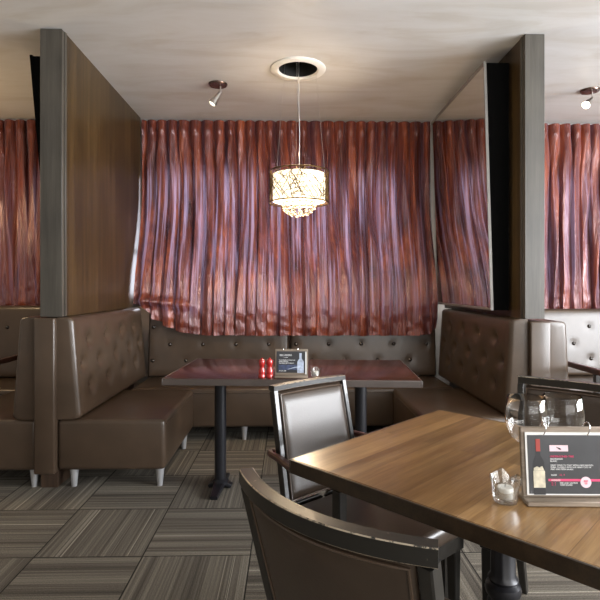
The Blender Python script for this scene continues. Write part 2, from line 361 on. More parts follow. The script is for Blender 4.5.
# ------------------------------------------------------------------ the room
X0, X1, Y0, YB, H = -4.7, 5.0, -3.0, 4.98, 2.85
def quad_room():
    struct(obj('floor', B(X0, X1, Y0, YB + 0.2, -0.1, 0.0), M['carpet'], smooth=False))
    # ceiling with a round hole for the pendant recess
    bm = bmesh.new()
    cx, cy, r = 0.066, 3.711, 0.145
    outer = []; inner = []
    n = 48
    for k in range(n):
        a = 2 * PI * (k + 0.5) / n
        ca, sa = math.cos(a), math.sin(a)
        s = min(((X1 if ca > 0 else X0) - cx) / ca if abs(ca) > 1e-6 else 1e9, ((YB + 0.2 if sa > 0 else Y0) - cy) / sa if abs(sa) > 1e-6 else 1e9)
        outer.append(bm.verts.new((cx + s * ca, cy + s * sa, H))); inner.append(bm.verts.new((cx + r * ca, cy + r * sa, H)))
    cs = {}
    for k in range(n):
        k2 = (k + 1) % n
        a, b = outer[k].co, outer[k2].co
        extra = []
        if abs(a.x - b.x) > 1e-4 and abs(a.y - b.y) > 1e-4:
            px = X1 if max(a.x, b.x) > X1 - 1e-3 else X0; py = (YB + 0.2) if max(a.y, b.y) > YB + 0.2 - 1e-3 else Y0
            extra = [bm.verts.new((px, py, H))]
        bm.faces.new([inner[k], outer[k]] + extra + [outer[k2], inner[k2]])
    g = bmesh.ops.extrude_face_region(bm, geom=bm.faces[:])
    for v in g['geom']:
        if isinstance(v, bmesh.types.BMVert): v.co.z += 0.25
    struct(obj('ceiling', bm, M['ceiling'], smooth=False))
    # back wall with three window openings
    zs, zh = 1.12, 2.37
    wins = [(-4.2, -1.70), (-1.38, 1.10), (1.70, 4.4)]
    bm = bmesh.new(); yb0, yb1 = YB, YB + 0.2
    box(bm, X0, X1, yb0, yb1, 0, zs); box(bm, X0, X1, yb0, yb1, zh, H)
    xs = [X0] + [v for p in wins for v in p] + [X1]
    for a, b in zip(xs[::2], xs[1::2]): box(bm, a, b, yb0, yb1, zs, zh)
    struct(obj('wall_back', bm, M['wall'], smooth=False))
    for k, (a, b) in enumerate(wins):
        bm = bmesh.new(); t = 0.05; y0, y1 = yb0 + 0.03, yb0 + 0.09
        box(bm, a, b, y0, y1, zs, zs + t); box(bm, a, b, y0, y1, zh - t, zh); box(bm, a, a + t, y0, y1, zs + t, zh - t); box(bm, b - t, b, y0, y1, zs + t, zh - t)
        box(bm, a + t, b - t, y0, y1, 1.575, 1.61)
        mid = (a + b) / 2
        box(bm, mid - 0.02, mid + 0.02, y0 + 0.003, y1 - 0.003, zs + t, zh - t)
        f = struct(obj('window_%d' % (k + 1), bm, M['white'], smooth=False))
        obj('window_pane', B(a + t, b - t, y0 + 0.025, y0 + 0.03, zs + t, zh - t), M['pane'], f, smooth=False)
    # side and front walls, each with a long window
    def wall(name, ax, at, d, lo, hi, w0, w1, z0, z1, num):
        bm = bmesh.new(); fb = bmesh.new(); pb = bmesh.new()
        a0, a1 = (at, at + d) if d > 0 else (at + d, at)
        def bb(m, u0, u1, zz0, zz1, c0=a0, c1=a1):
            if ax == 'X': box(m, c0, c1, u0, u1, zz0, zz1)
            else: box(m, u0, u1, c0, c1, zz0, zz1)
        bb(bm, lo, hi, 0, z0); bb(bm, lo, hi, z1, H); bb(bm, lo, w0, z0, z1); bb(bm, w1, hi, z0, z1)
        struct(obj(name, bm, M['wall'], smooth=False))
        m0 = (a0 + a1) / 2
        t = 0.05; c0, c1 = m0 + 0.02, m0 + 0.08
        bb(fb, w0, w1, z0, z0 + t, c0, c1); bb(fb, w0, w1, z1 - t, z1, c0, c1); bb(fb, w0, w0 + t, z0 + t, z1 - t, c0, c1); bb(fb, w1 - t, w1, z0 + t, z1 - t, c0, c1)
        f = struct(obj('window_%d' % num, fb, M['white'], smooth=False))
        bb(pb, w0 + t, w1 - t, z0 + t, z1 - t, m0 + 0.04, m0 + 0.045); obj('window_pane', pb, M['pane'], f, smooth=False)
    wall('wall_right', 'X', X1, 0.2, Y0, YB + 0.2, -2.2, 2.8, 0.65, 2.45, 4)
    wall('wall_front', 'Y', Y0, -0.2, X0, X1, -0.3, 4.5, 0.65, 2.45, 5)
    struct(obj('wall_left', B(X0 - 0.2, X0, Y0, YB + 0.2, 0, H), M['wall'], smooth=False))
quad_room()

# ------------------------------------------------------------------ curtains
def nz(x, y, z=0.0): return noise.noise(Vector((x, y, z)))
def smooth01(a, b, x):
    t = max(0, min(1, (x - a) / (b - a))); return t * t * (3 - 2 * t)
def curtain(name, xa, xb, ztop, zbot_fn, yc_fn, seed, label, dens=230, nzr=110, amp=0.055):
    bm = bmesh.new(); nx = int((xb - xa) * dens); rows = []
    p = 0.105
    for j in range(nzr + 1):
        row = []
        for i in range(nx + 1):
            s = i / nx; x = xa + (xb - xa) * s
            zb = zbot_fn(x); t = j / nzr; z = ztop + (zb - ztop) * t
            d = ztop - z
            w1 = smooth01(0.05, 0.5, d)
            am = 1 - 0.5 * smooth01(1.5, 1.1, z)
            # pleats: round ridges with sharp creases between, fanning out downwards
            ph = PI * (x / p + 0.55 * nz(x * 1.7, seed))
            dr = (1.5 * nz(x * 1.2, z * 0.35, seed) + 0.45 * nz(x * 3.5, z * 0.7, seed + 4)) * w1
            c1 = abs(math.sin(ph + dr)) ** 0.62
            a1 = 0.35 + 1.1 * abs(nz(x * 2.6, z * 0.35, seed + 2))
            xs_ = x + 0.10 * nz(x * 1.3, z * 0.5, seed + 20) * w1
            c2 = 1 - min(1, abs(nz(xs_ * 7.5, z * 0.38, seed + 7)) * 3.2)      # sharp long ridges
            c3 = 1 - min(1, abs(nz(xs_ * 17, z * 0.7, seed + 31)) * 2.6)       # finer creases
            f2 = math.sin(2 * PI * x / 0.31 + seed + 2.4 * nz(x * 1.1, z * 0.4, seed + 9))
            head = abs(math.sin(ph)) ** 0.5
            tuck = max(0, 1 - abs(d - 0.09) / 0.05)
            y = (1 - w1) * (head - 0.6) * (0.06 + 0.03 * tuck)
            y += w1 * am * ((c1 - 0.6) * amp * 1.7 * a1 + f2 * 0.018 + c2 * 0.042 + c3 * 0.016 - 0.025)
            # crumples along the hem
            bt = smooth01(0.40, 0.05, z - zb)
            y += bt * (0.012 * (abs(nz(x * 9 + z * 4, z * 8 - x * 3, seed + 1)) * 2 - 0.5) + 0.006 * nz(x * 22, z * 14, seed + 3))
            if yc_fn is yc_mid:   # the hitched-up flap in the left corner
                y += 0.05 * math.exp(-((z - 1.125 + 0.10 * (x + 1.3)) / 0.035) ** 2) * smooth01(-0.80, -1.0, x) * smooth01(-1.39, -1.33, x)
            xo = w1 * 0.016 * math.cos(2 * (ph + dr)) + 0.012 * w1 * nz(x * 5, z * 1.0, seed + 6)
            xo *= smooth01(0, 0.06, min(s, 1 - s) * (xb - xa))
            row.append(bm.verts.new((x + xo, yc_fn(x, z) - y, z + bt * 0.006 * nz(x * 14, 0, seed))))
        rows.append(row)
    for a, b in zip(rows, rows[1:]):
        for i in range(nx): bm.faces.new((a[i], a[i + 1], b[i + 1], b[i]))
    root = thing(name, label, 'curtain', ((xa + xb) / 2, 4.83, 0), group=None)
    ob = obj('drape', bm, M['curtain'], root, angle=180); ob.location = (-(xa + xb) / 2, -4.83, 0)
    tr = obj('curtain_track', B(-(xb - xa) / 2, (xb - xa) / 2, 0.07, 0.10, ztop - 0.03, H - 0.001), M['white'], root, smooth=False)
    return root
def zb_mid(x):
    # hem: hitched up in the left corner, dragged over the bench back
    pts = [(-1.40, 1.10), (-1.30, 1.075), (-1.24, 0.985), (-1.08, 0.885), (-0.93, 0.835), (-0.80, 0.815), (0.1, 0.808), (1.15, 0.808), (1.27, 0.82), (1.335, 0.87), (1.365, 1.08), (1.435, 1.10)]
    for (a, za), (b, zb) in zip(pts, pts[1:]):
        if x <= b: return za + (zb - za) * max(0, (x - a) / (b - a))
    return pts[-1][1]
def yc_mid(x, z):
    k = smooth01(2.3, 1.05, z) ** 1.3 * smooth01(1.42, 1.345, x)
    return 4.83 - k * 0.285
curtain('curtain', -1.392, 1.352, 2.83, zb_mid, yc_mid, 1.7, 'red brown silk curtain behind the middle booth, hem draped over the tufted bench', dens=230, nzr=120)
curtain('curtain', -3.1, -1.60, 2.83, lambda x: 1.03, lambda x, z: 4.855, 5.3, 'dark red silk curtain at the left edge, left of the wooden partition')
curtain('curtain', 1.66, 3.2, 2.83, lambda x: 1.015, lambda x, z: 4.855, 8.9, 'pinkish red silk curtain at the right edge, beside the lit spotlight')

# ------------------------------------------------------------------ booths
def tufted(length, h, tb, tt, btns, r=0.028, res=0.022, dimple=0.016, halo=0.006):
    """upright cushion: x along length, front towards -y, back at y=0, z from 0 to h; tb/tt thickness at bottom/top"""
    bm = bmesh.new()
    def axis(n, l):
        e = [0, 0.006, 0.014, 0.024, 0.036]
        m = max(4, int((l - 0.072) / res)); mid = [0.036 + (l - 0.072) * k / m for k in range(1, m)]
        return e + mid + [l - q for q in e[::-1]]
    xs = axis(0, length); zs = axis(0, h)
    def fy(x, z):
        th = tb + (tt - tb) * z / h
        dx = min(x, length - x); dz = min(z, h - z)
        y = th
        for dd in (dx, dz):
            if dd < r: y -= r - math.sqrt(max(0, r * r - (r - dd) ** 2))
        k = min(1, min(dx, dz) / 0.06)
        y += 0.008 * k
        for (bx, bz) in btns:
            q = (x - bx) ** 2 + (z - bz) ** 2
            if q < 0.09:
                y -= k * (dimple * math.exp(-q / (0.031 ** 2)) + halo * math.exp(-q / (0.06 ** 2)))
                # soft pleats radiating towards neighbours
                a = math.atan2(z - bz, x - bx); rr = math.sqrt(q)
                if rr < 0.11: y -= 0.0012 * k * max(0, abs(math.cos(2 * (a - PI / 4))) - 0.8) * 5 * math.exp(-rr / 0.05)
        return y
    g = [[bm.verts.new((x, -fy(x, z), z)) for x in xs] for z in zs]
    for a, b in zip(g, g[1:]):
        for i in range(len(xs) - 1): bm.faces.new((a[i], a[i + 1], b[i + 1], b[i]))
    loop = g[0][:] + [row[-1] for row in g[1:]] + g[-1][-2::-1] + [row[0] for row in g[-2:0:-1]]
    back = [bm.verts.new((v.co.x, 0, v.co.z)) for v in loop]
    n = len(loop)
    for k in range(n): bm.faces.new((loop[k], back[k], back[(k + 1) % n], loop[(k + 1) % n]))
    bm.faces.new(back)
    pos = [(bx, -(fy(bx, bz)), bz) for bx, bz in btns]
    return bm, pos
_btn = None
def button_mesh():
    global _btn
    if _btn is None:
        bm = bmesh.new(); lathe(bm, [(0, 0.014), (0.009, 0.0125), (0.016, 0.007), (0.0185, 0.0), (0.017, -0.006), (0, -0.006)], 14)
        bmesh.ops.rotate(bm, verts=bm.verts[:], cent=(0, 0, 0), matrix=Matrix.Rotation(R(90), 3, 'X'))
        o = obj('button', bm, M['button']); _btn = o.data; bpy.data.objects.remove(o)
    return _btn
def banquette(label, loc, rz, length, seat_d, back_tb, back_tt, btns, seat_x=(0, None), legs=(), group='tufted banquettes', top=1.06, seat_z=0.425, dimple=0.028):
    """local x runs along the bench, front faces -y, the back plane is y=0"""
    t = thing('banquette', label, 'bench', loc, rz, group)
    sx1 = seat_x[1] if seat_x[1] is not None else length
    # seat with soft rounded edges
    bm = B(seat_x[0], sx1, -seat_d, 0.0, 0.108, seat_z, bev=0.028, seg=4)
    s = obj('seat', bm, M['leather'], t)
    seam = T([(seat_x[0] + 0.03, -seat_d - 0.001, seat_z - 0.035), (sx1 - 0.03, -seat_d - 0.001, seat_z - 0.035)], 0.004, 6)
    obj('piping', seam, M['leather'], s)
    bm, pos = tufted(length, top - seat_z - 0.003, back_tb, back_tt, [(x, z - seat_z) for x, z in btns], dimple=dimple, halo=0.010 if dimple > 0.01 else 0.0)
    b = obj('backrest', bm, M['leather'], t); b.location = (0, 0, seat_z + 0.003)
    for p in pos:
        q = bpy.data.objects.new('button', button_mesh()); C.objects.link(q); q.parent = b; q.location = (p[0], p[1] - 0.001, p[2])
    for (lx, ly) in legs:
        l = obj('leg', LA([(0, 0), (0.016, 0), (0.027, 0.112), (0, 0.112)], 20), M['silver'], t); l.location = (lx, ly, 0)
    return t
rows3 = (0.877, 0.72, 0.575)
def stag(x0, n, pitch=0.30, off=0.15, rows=rows3, lo=0.05, hi=9.0):
    out = []
    for r, z in enumerate(rows):
        for k in range(n):
            x = x0 + pitch * k + (off if r % 2 else 0)
            if lo < x < hi: out.append((x, z))
    return out
YF = 3.16
# left-hand bench of the middle booth: runs in depth, faces +X  (local x -> -Y ... rz = +90: local -y -> +x, local x -> +y)
Lb = 4.62 - YF
btnL = [(x, z) for x, z in [(0.24, 0.90), (0.56, 0.90), (0.88, 0.90), (1.20, 0.90), (0.12, 0.755), (0.40, 0.745), (0.72, 0.745), (1.04, 0.745), (1.33, 0.745), (0.22, 0.60), (0.54, 0.60), (0.86, 0.60), (1.18, 0.60)]]
banquette('brown tufted side bench of the middle booth, below the left wood partition', (-1.437, YF, 0), R(90), Lb, 0.666, 0.142, 0.092, btnL, (0, 0.93), [(0.04, -0.09), (0.04, -0.625), (0.76, -0.625), (0.76, -0.09)])
# right-hand bench of the middle booth faces -X (rz = -90: local x -> -y, local -y -> -x)
btnR = [(Lb - x, z) for x, z in btnL]
banquette('brown tufted side bench of the middle booth, below the mirror', (1.51, 4.62, 0), R(-90), Lb, 0.666, 0.142, 0.105, btnR, (Lb - 0.93, Lb), [(Lb - 0.04, -0.09), (Lb - 0.04, -0.625), (Lb - 0.76, -0.625), (Lb - 0.76, -0.09)], top=1.045)
# back bench modules
YK = 4.73
banquette('tufted back bench under the curtain, half left of the booth menu card', (-1.285, YK, 0), 0, 1.285, 0.63, 0.135, 0.075, stag(0.05, 5, 0.299, 0.152, lo=0.02, hi=1.27), (0, 1.285), [(0.92, -0.59), (0.25, -0.06), (1.2, -0.06)], dimple=0.007)
banquette('tufted back bench under the curtain, half right of the booth menu card', (0.012, YK, 0), 0, 1.345, 0.63, 0.135, 0.075, stag(0.20, 5, 0.299, -0.148, lo=0.02, hi=1.33), (0, 1.345), [(0.35, -0.59), (0.1, -0.06), (1.1, -0.06)], dimple=0.007)
# neighbours
btnN = [(Lb - x, z) for x, z in btnL]
banquette('tufted side bench left of the partition, at the left picture edge', (-1.565, 4.62, 0), R(-90), Lb, 0.64, 0.152, 0.104, btnN, (Lb - 0.93, Lb), [(Lb - 0.04, -0.03), (Lb - 0.04, -0.60)])
banquette('tufted back bench of the left booth under the dark red curtain', (-3.3, YK, 0), 0, 1.57, 0.63, 0.135, 0.075, stag(0.15, 5, 0.299, -0.15, rows=(0.877, 0.733, 0.585), hi=1.55), (0, 1.57), [(0.3, -0.59), (1.0, -0.59)], top=1.075, dimple=0.007)
banquette('tufted side bench right of the grey wood partition, at the right picture edge', (1.64, YF, 0), R(90), Lb, 0.64, 0.152, 0.12, btnL, (0, 0.93), [(0.04, -0.05), (0.04, -0.60)], top=1.03)
banquette('pale lit tufted back bench of the right booth under the pinkish curtain', (1.80, YK, 0), 0, 1.6, 0.63, 0.135, 0.075, stag(0.986 - 0.6, 4, 0.302, -0.154, rows=(0.877, 0.72, 0.581), hi=1.55), (0, 1.6), [(0.3, -0.59), (1.0, -0.59)], top=1.04, dimple=0.007)

def end_panel(x0, x1, top, label):
    t = thing('booth_end_panel', label, 'panel', ((x0 + x1) / 2, YF, 0), 0, 'padded booth end panels')
    hw = (x1 - x0) / 2
    obj('cushion', B(-hw + 0.001, hw - 0.001, -0.035, 1.57, 0.098, top, bev=0.010, seg=3), M['leather'], t)
    obj('plinth', B(-hw + 0.02, hw - 0.004, 0.02, 1.45, 0.0, 0.099), M['plinth'], t, smooth=False)
    return t
end_panel(-1.565, -1.437, 1.058, 'padded brown end panel below the left partition, between two benches')
end_panel(1.51, 1.64, 1.032, 'padded grey-brown end panel below the right partition, between two benches')

def partition(x0, x1, z0, label):
    t = thing('wood_partition', label, 'partition', ((x0 + x1) / 2, YF, z0), 0, 'wood partitions between booths')
    hw = (x1 - x0) / 2; hh = H - z0 - 0.001
    obj('end_post', B(-hw, hw, 0, 0.035, 0, hh, bev=0.002, seg=1), M['veneer_post'], t)
    obj('panel', B(-hw + 0.003, hw - 0.003, 0.036, 1.66, 0, hh), M['veneer'], t, smooth=False)
    for s in (-1, 1):
        obj('edge_strip', B(s * hw - 0.004, s * hw + 0.004, 0.037, 0.062, 0, hh, bev=0.0015, seg=1), M['veneer_post'], t)
    return t
partition(-1.541, -1.406, 1.064, 'dark wood partition left of the middle booth')
partition(1.491, 1.617, 1.046, 'grey-faced wood partition right of the middle booth')

def mirror(name_label, x, s, y0, y1, z0, z1, lean, a, frame):
    """hangs on the face x, leaning out by lean at its top in direction s"""
    t = thing('leaning_mirror', name_label, 'mirror', (x, y0, z0), 0)
    h = z1 - z0; tk = 0.018
    def pr(m, y_0, y_1, pts): prism(m, [(p[0] * s, p[1]) for p in pts], 'Y', y_0, y_1)
    L_ = y1 - y0
    def line(z): return a + (lean - a) * z / h
    f = 0.016
    bm = bmesh.new(); pr(bm, f, L_ - f, [(line(f) , f), (line(h - f), h - f), (line(h - f) + tk * 0.6, h - f), (line(f) + tk * 0.6, f)])
    obj('mirror_glass', bm, M['mirror'], t, smooth=False)
    bm = bmesh.new()
    for (ya, yb2, za, zb2) in ((0, L_, 0, f), (0, L_, h - f, h), (0, f * 0.6, f, h - f), (L_ - f * 0.4, L_, f, h - f)):
        pr(bm, ya, yb2, [(line(za), za), (line(zb2), zb2), (line(zb2) + tk, zb2), (line(za) + tk, za)])
    obj('mirror_frame', bm, M[frame], t, smooth=False)
    bm = bmesh.new(); pr(bm, 0.001, 0.012, [(0.0005, 0.0), (0.0005, h - 0.01), (line(h - 0.01) - 0.001, h - 0.01), (line(0.0) - 0.001, 0.0)])
    pr(bm, 0.012, L_, [(0.0005, h - 0.012), (0.0005, h - 0.004), (line(h) - 0.001, h - 0.004), (line(h) - 0.001, h - 0.012)])
    obj('mirror_back', bm, M['mirror_edge'], t, smooth=False)
    return t
mirror('tall mirror leaning off the right partition, reflecting the curtain', 1.490, -1, 3.39, 4.665, 1.09, 2.775, 0.155, 0.105, 'mirror_frame')
mirror('black edge of a mirror leaning off the far left side of the left partition', -1.542, -1, 3.39, 4.70, 1.09, 2.79, 0.162, 0.015, 'mirror_edge')

# ------------------------------------------------------------------ ceiling fittings
t = thing('ceiling_recess_ring', 'round white ceiling ring around a black hole above the pendant', 'ceiling ring', (0.066, 3.711, H))
obj('trim_ring', LA([(0.142, 0.06), (0.142, -0.004), (0.150, -0.014), (0.195, -0.014), (0.203, -0.008), (0.204, -0.0005), (0.15, -0.0005), (0.145, 0.06)], 64), M['white'], t)
obj('recess_can', LA([(0.141, 0.0), (0.141, 0.2), (0, 0.2)], 48), M['hole'], t)

px_, py_ = 0.074, 3.711
t = thing('pendant_lamp', 'round crystal pendant with a wire lattice shade above the booth table', 'lamp', (px_, py_, 1.77))
ZT, ZB, RS = 0.322, 0.095, 0.217
rnd = random.Random(5)
bm = bmesh.new()
for zz, nm in ((ZT, 'top_ring'), (ZB, 'bottom_ring')):
    bm = bmesh.new()
    pts = [(RS * math.cos(2 * PI * k / 64), RS * math.sin(2 * PI * k / 64), zz) for k in range(65)]
    tube(bm, pts, 0.005, 8, cap=False)
    if zz == ZT:
        for k in range(3):
            a = 2 * PI * k / 3 + 0.4; tube(bm, [(RS * math.cos(a), RS * math.sin(a), ZT), (0, 0, ZT + 0.002)], 0.003, 6)
    obj(nm, bm, M['gold_wire'], t)
bm = bmesh.new()
for k in range(230):
    a0 = rnd.uniform(0, 2 * PI); da = rnd.uniform(-1.0, 1.0); z0, z1 = rnd.uniform(ZB, ZT), rnd.uniform(ZB, ZT)
    if rnd.random() < 0.5: z0, z1 = (ZB, rnd.uniform(ZB + 0.1, ZT)) if rnd.random() < 0.5 else (ZT, rnd.uniform(ZB, ZT - 0.1))
    rr = RS - rnd.uniform(0, 0.006)
    pts = []
    for q in range(7):
        u = q / 6; a = a0 + da * u; pts.append((rr * math.cos(a), rr * math.sin(a), z0 + (z1 - z0) * u))
    tube(bm, pts, 0.0019, 5)
obj('shade_lattice', bm, M['gold_wire'], t)
obj('diffuser', LA([(0.192, ZT - 0.02), (0.192, ZB + 0.01), (0.188, ZB + 0.01), (0.188, ZT - 0.02), (0.192, ZT - 0.02)], 40), M['glow'], t)
cr = bmesh.new(); bmesh.ops.create_icosphere(cr, subdivisions=2, radius=0.0145); cob = obj('crystal', cr, M['crystal'], t, smooth=False)
spots_ = []
for (r_, n_, z_) in ((0.118, 15, 0.085), (0.112, 14, 0.056), (0.09, 11, 0.030), (0.06, 8, 0.012), (0.02, 3, 0.010)):
    for k in range(n_): spots_.append((r_ * math.cos(2 * PI * (k + 0.3) / n_), r_ * math.sin(2 * PI * (k + 0.3) / n_), z_ + rnd.uniform(-0.006, 0.006)))
for k, p in enumerate(spots_):
    q = cob if k == 0 else cob.copy()
    if k: C.objects.link(q); q.parent = t
    q.location = p
bl = obj('bulb', LA([(0, -0.03), (0.018, -0.026), (0.03, 0), (0.022, 0.03), (0.012, 0.05), (0, 0.05)], 20), M['bulb'], t); bl.location = (0, 0, 0.16)
obj('cord', T([(0, 0, ZT), (0.004, 0, 0.62), (-0.004, 0, 0.85), (0, 0, H - 1.77 + 0.19)], 0.0035, 8), M['steel'], t)
for k in range(3):
    a = 2 * PI * k / 3 + 0.4
    obj('suspension_wire', T([(RS * 0.98 * math.cos(a), RS * 0.98 * math.sin(a), ZT), (0.12 * math.cos(a), 0.12 * math.sin(a), H - 1.77 + 0.19)], 0.0009, 5), M['steel'], t)
pl = bpy.data.lights.new('pendant_glow', 'POINT'); pl.energy = 5; pl.color = (1.0, 0.76, 0.50); pl.shadow_soft_size = 0.12
po = bpy.data.objects.new('pendant_glow', pl); C.objects.link(po); po.parent = t; po.location = (0, 0, 0.47)
pl2 = bpy.data.lights.new('pendant_downlight', 'POINT'); pl2.energy = 20; pl2.color = (1.0, 0.78, 0.52); pl2.shadow_soft_size = 0.10
po2 = bpy.data.objects.new('pendant_downlight', pl2); C.objects.link(po2); po2.parent = t; po2.location = (0, 0, -0.12)

def spotlight(label, loc, aim, bulbmat, energy, grp='small ceiling spotlights'):
    t = thing('ceiling_spotlight', label, 'spotlight', loc, 0, grp)
    obj('canopy', LA([(0, -0.022), (0.040, -0.021), (0.068, -0.014), (0.075, -0.004), (0.075, -0.0005), (0, -0.0005)], 36), M['spot_canopy'], t)
    a = Vector(aim).normalized(); p0 = Vector((0.02, 0.0, -0.02)); p1 = p0 + Vector((0, 0, -0.045))
    obj('stem', T([p0, p1], 0.005, 10), M['steel'], t)
    bm = bmesh.new(); lathe(bm, [(0, 0.0), (0.010, 0.002), (0.014, 0.03), (0.030, 0.10), (0.034, 0.125), (0.031, 0.125), (0.026, 0.10), (0.0, 0.095)], 28)
    h = obj('lamp_head', bm, M['steel'], t); h.location = p1 - a * 0.005; h.rotation_mode = 'QUATERNION'; h.rotation_quaternion = Vector((0, 0, 1)).rotation_difference(a)
    bm = bmesh.new(); lathe(bm, [(0, 0.131), (0.012, 0.129), (0.024, 0.121), (0.026, 0.112), (0, 0.11)], 24)
    obj('bulb', bm, bulbmat, h)
    sl = bpy.data.lights.new('spot_beam', 'SPOT'); sl.energy = energy; sl.color = (1, 0.82, 0.6); sl.spot_size = R(60); sl.spot_blend = 0.6; sl.shadow_soft_size = 0.03
    so = bpy.data.objects.new('spot_beam', sl); C.objects.link(so); so.parent = t
    so.location = p1 + a * 0.15; so.rotation_mode = 'QUATERNION'; so.rotation_quaternion = Vector((0, 0, -1)).rotation_difference(a)
    return t
M['spot_canopy'] = simple('bronze_canopy', (0.16, 0.11, 0.09), 0.25, 0.9)
spotlight('dim steel spotlight on the ceiling left of the pendant', (-0.56, 4.0, H), (-0.55, -0.15, -0.85), M['bulb_dim'], 10)
spotlight('brightly lit spotlight on the ceiling right of the right partition', (2.45, 4.06, H), (-0.6, -0.35, -0.55), M['bulb'], 25)

# ------------------------------------------------------------------ booth table and what stands on it
t = thing('booth_table', 'long dark mahogany table in the middle booth', 'table', (0.035, 3.105, 0), R(-4.0))
obj('tabletop', B(-0.70, 0.70, -0.375, 0.375, 0.722, 0.75, bev=0.004, seg=2), M['booth_top'], t)
M['edge_band'] = simple('dark_edge_band', (0.07, 0.055, 0.048), 0.35, coat=0.3)
bm = bmesh.new()
for a in ((-0.70, 0.70, -0.382, -0.3755), (-0.70, 0.70, 0.3755, 0.382), (-0.707, -0.7005, -0.382, 0.382), (0.7005, 0.707, -0.382, 0.382)):
    box(bm, a[0], a[1], a[2], a[3], 0.712, 0.749, bev=0.002, seg=1)
obj('edge_band', bm, M['edge_band'], t)
for s in (-1, 1):
    obj('column', LA([(0, 0.03), (0.052, 0.03), (0.052, 0.045), (0.036, 0.06), (0.036, 0.70), (0.05, 0.712), (0.05, 0.7215), (0, 0.7215)], 32, (s * 0.435 - 0.03, 0.02, 0)), M['black'], t)
    bm = bmesh.new()
    for d in (-1, 1):
        sweep(bm, [(s * 0.435 - 0.03, 0.02, 0.035), (s * 0.435 - 0.03, 0.02 + d * 0.08, 0.028), (s * 0.435 - 0.03, 0.02 + d * 0.19, 0.012)], [(0.075, 0.028), (0.062, 0.026), (0.045, 0.022)], bev=0.2)
        sweep(bm, [(s * 0.435 - 0.03, 0.02, 0.035), (s * 0.435 - 0.03 + d * 0.04, 0.02, 0.028), (s * 0.435 - 0.03 + d * 0.07, 0.02, 0.012)], [(0.06, 0.028), (0.055, 0.026), (0.045, 0.022)], lambda i: (0, 1, 0), bev=0.2)
    obj('foot', bm, M['black'], t)

def mill(label, loc):
    t = thing('pepper_mill', label, 'pepper mill', loc, 0, 'red mills on the booth table')
    obj('body', LA([(0, 0), (0.019, 0), (0.0195, 0.012), (0.0165, 0.018), (0.019, 0.024), (0.0185, 0.036), (0.013, 0.05), (0.012, 0.058), (0.015, 0.066), (0, 0.066)], 24), M['red'], t)
    obj('head', LA([(0, 0.0665), (0.014, 0.0665), (0.0175, 0.074), (0.018, 0.088), (0.014, 0.097), (0.006, 0.101), (0.006, 0.106), (0, 0.108)], 24), M['red'], t)
mill('red turned mill on the booth table, farther from the menu card', (-0.150, 2.80, 0.7505))
mill('red turned mill on the booth table, next to the menu card', (-0.107, 2.802, 0.7505))

def stand(name_label, loc, rz, w, h, base_d):
    t = thing('menu_stand', name_label, 'menu stand', loc, rz)
    obj('base', B(-w / 2, w / 2, -base_d / 2, base_d / 2, 0, 0.012, bev=0.002, seg=1), M['board'], t)
    tilt = R(-6)
    bd = obj('backboard', B(-w / 2, w / 2, 0, 0.010, 0, h, bev=0.0015, seg=1), M['board'], t)
    bd.location = (0, -base_d * 0.10, 0.0125); bd.rotation_euler = (tilt, 0, 0)
    return t, bd
def rings(t, bd, w, h, r, xs):
    for x in xs:
        pts = [(x + 0.3 * r * math.sin(2 * PI * k / 24), 0.004 + r * 1.0 * math.cos(2 * PI * k / 24), h - r * 0.35 + r * math.sin(2 * PI * k / 24)) for k in range(25)]
        g = obj('binder_ring', T(pts, 0.0013, 6), M['chrome'], t); g.location = bd.location; g.rotation_euler = bd.rotation_euler
def bottle_flat(bm, x, z, h, r, y0, y1):
    prof = [(r, 0), (r, h * 0.52), (r * 0.9, h * 0.60), (r * 0.42, h * 0.70), (r * 0.36, h * 0.72), (r * 0.36, h)]
    pts = [(x + a, z + b) for a, b in prof] + [(x - a, z + b) for a, b in prof[::-1]]
    prism(bm, pts, 'Y', y0, y1)
# booth menu card
w, h = 0.182, 0.142
t, bd = stand('small menu stand with a dark blue vodka card on the booth table', (0.014, 2.800, 0.7505), R(-3), w, h, 0.062)
cdp = obj('menu_card', B(-0.083, 0.083, -0.0025, -0.0005, 0.012, h - 0.012), M['card'], t); cdp.location = bd.location; cdp.rotation_euler = bd.rotation_euler
obj('page_edge', B(0.076, 0.0835, -0.0032, -0.0026, 0.004, h - 0.014), M['card_white'], cdp)
text_mesh('printed_title', 'BELVEDERE', 0.0135, M['ink_white'], cdp, (-0.066, -0.0027, 0.104))
text_mesh('printed_subtitle', 'VODKA', 0.007, M['ink_white'], cdp, (-0.044, -0.0027, 0.094))
text_mesh('printed_text', 'THE PERFECT MARTINI\nIS BELVEDERE\nSHAKEN OR STIRRED', 0.0088, M['ink_white'], cdp, (-0.070, -0.0027, 0.078))
text_mesh('printed_footer', 'PLEASE ASK', 0.0078, M['ink_white'], cdp, (-0.070, -0.0027, 0.020))
obj('photo_panel', B(-0.072, 0.062, -0.0027, -0.0025, 0.028, 0.056), M['card_blue'], cdp)
bm = bmesh.new()
for q in range(5): prism(bm, [(-0.02 + q * 0.012, 0.03 + 0.003 * q), (0.05, 0.052 - q * 0.005), (0.05, 0.0535 - q * 0.005), (-0.02 + q * 0.012, 0.0325 + 0.003 * q)], 'Y', -0.0031, -0.0029)
obj('photo_streaks', bm, M['ink_pale'], cdp)
bm = bmesh.new(); bottle_flat(bm, 0.050, 0.012, 0.108, 0.018, -0.0036, -0.0032); obj('bottle_picture', bm, M['ink_pale'], cdp)
rings(t, bd, w, h, 0.011, (-0.045, 0.035))

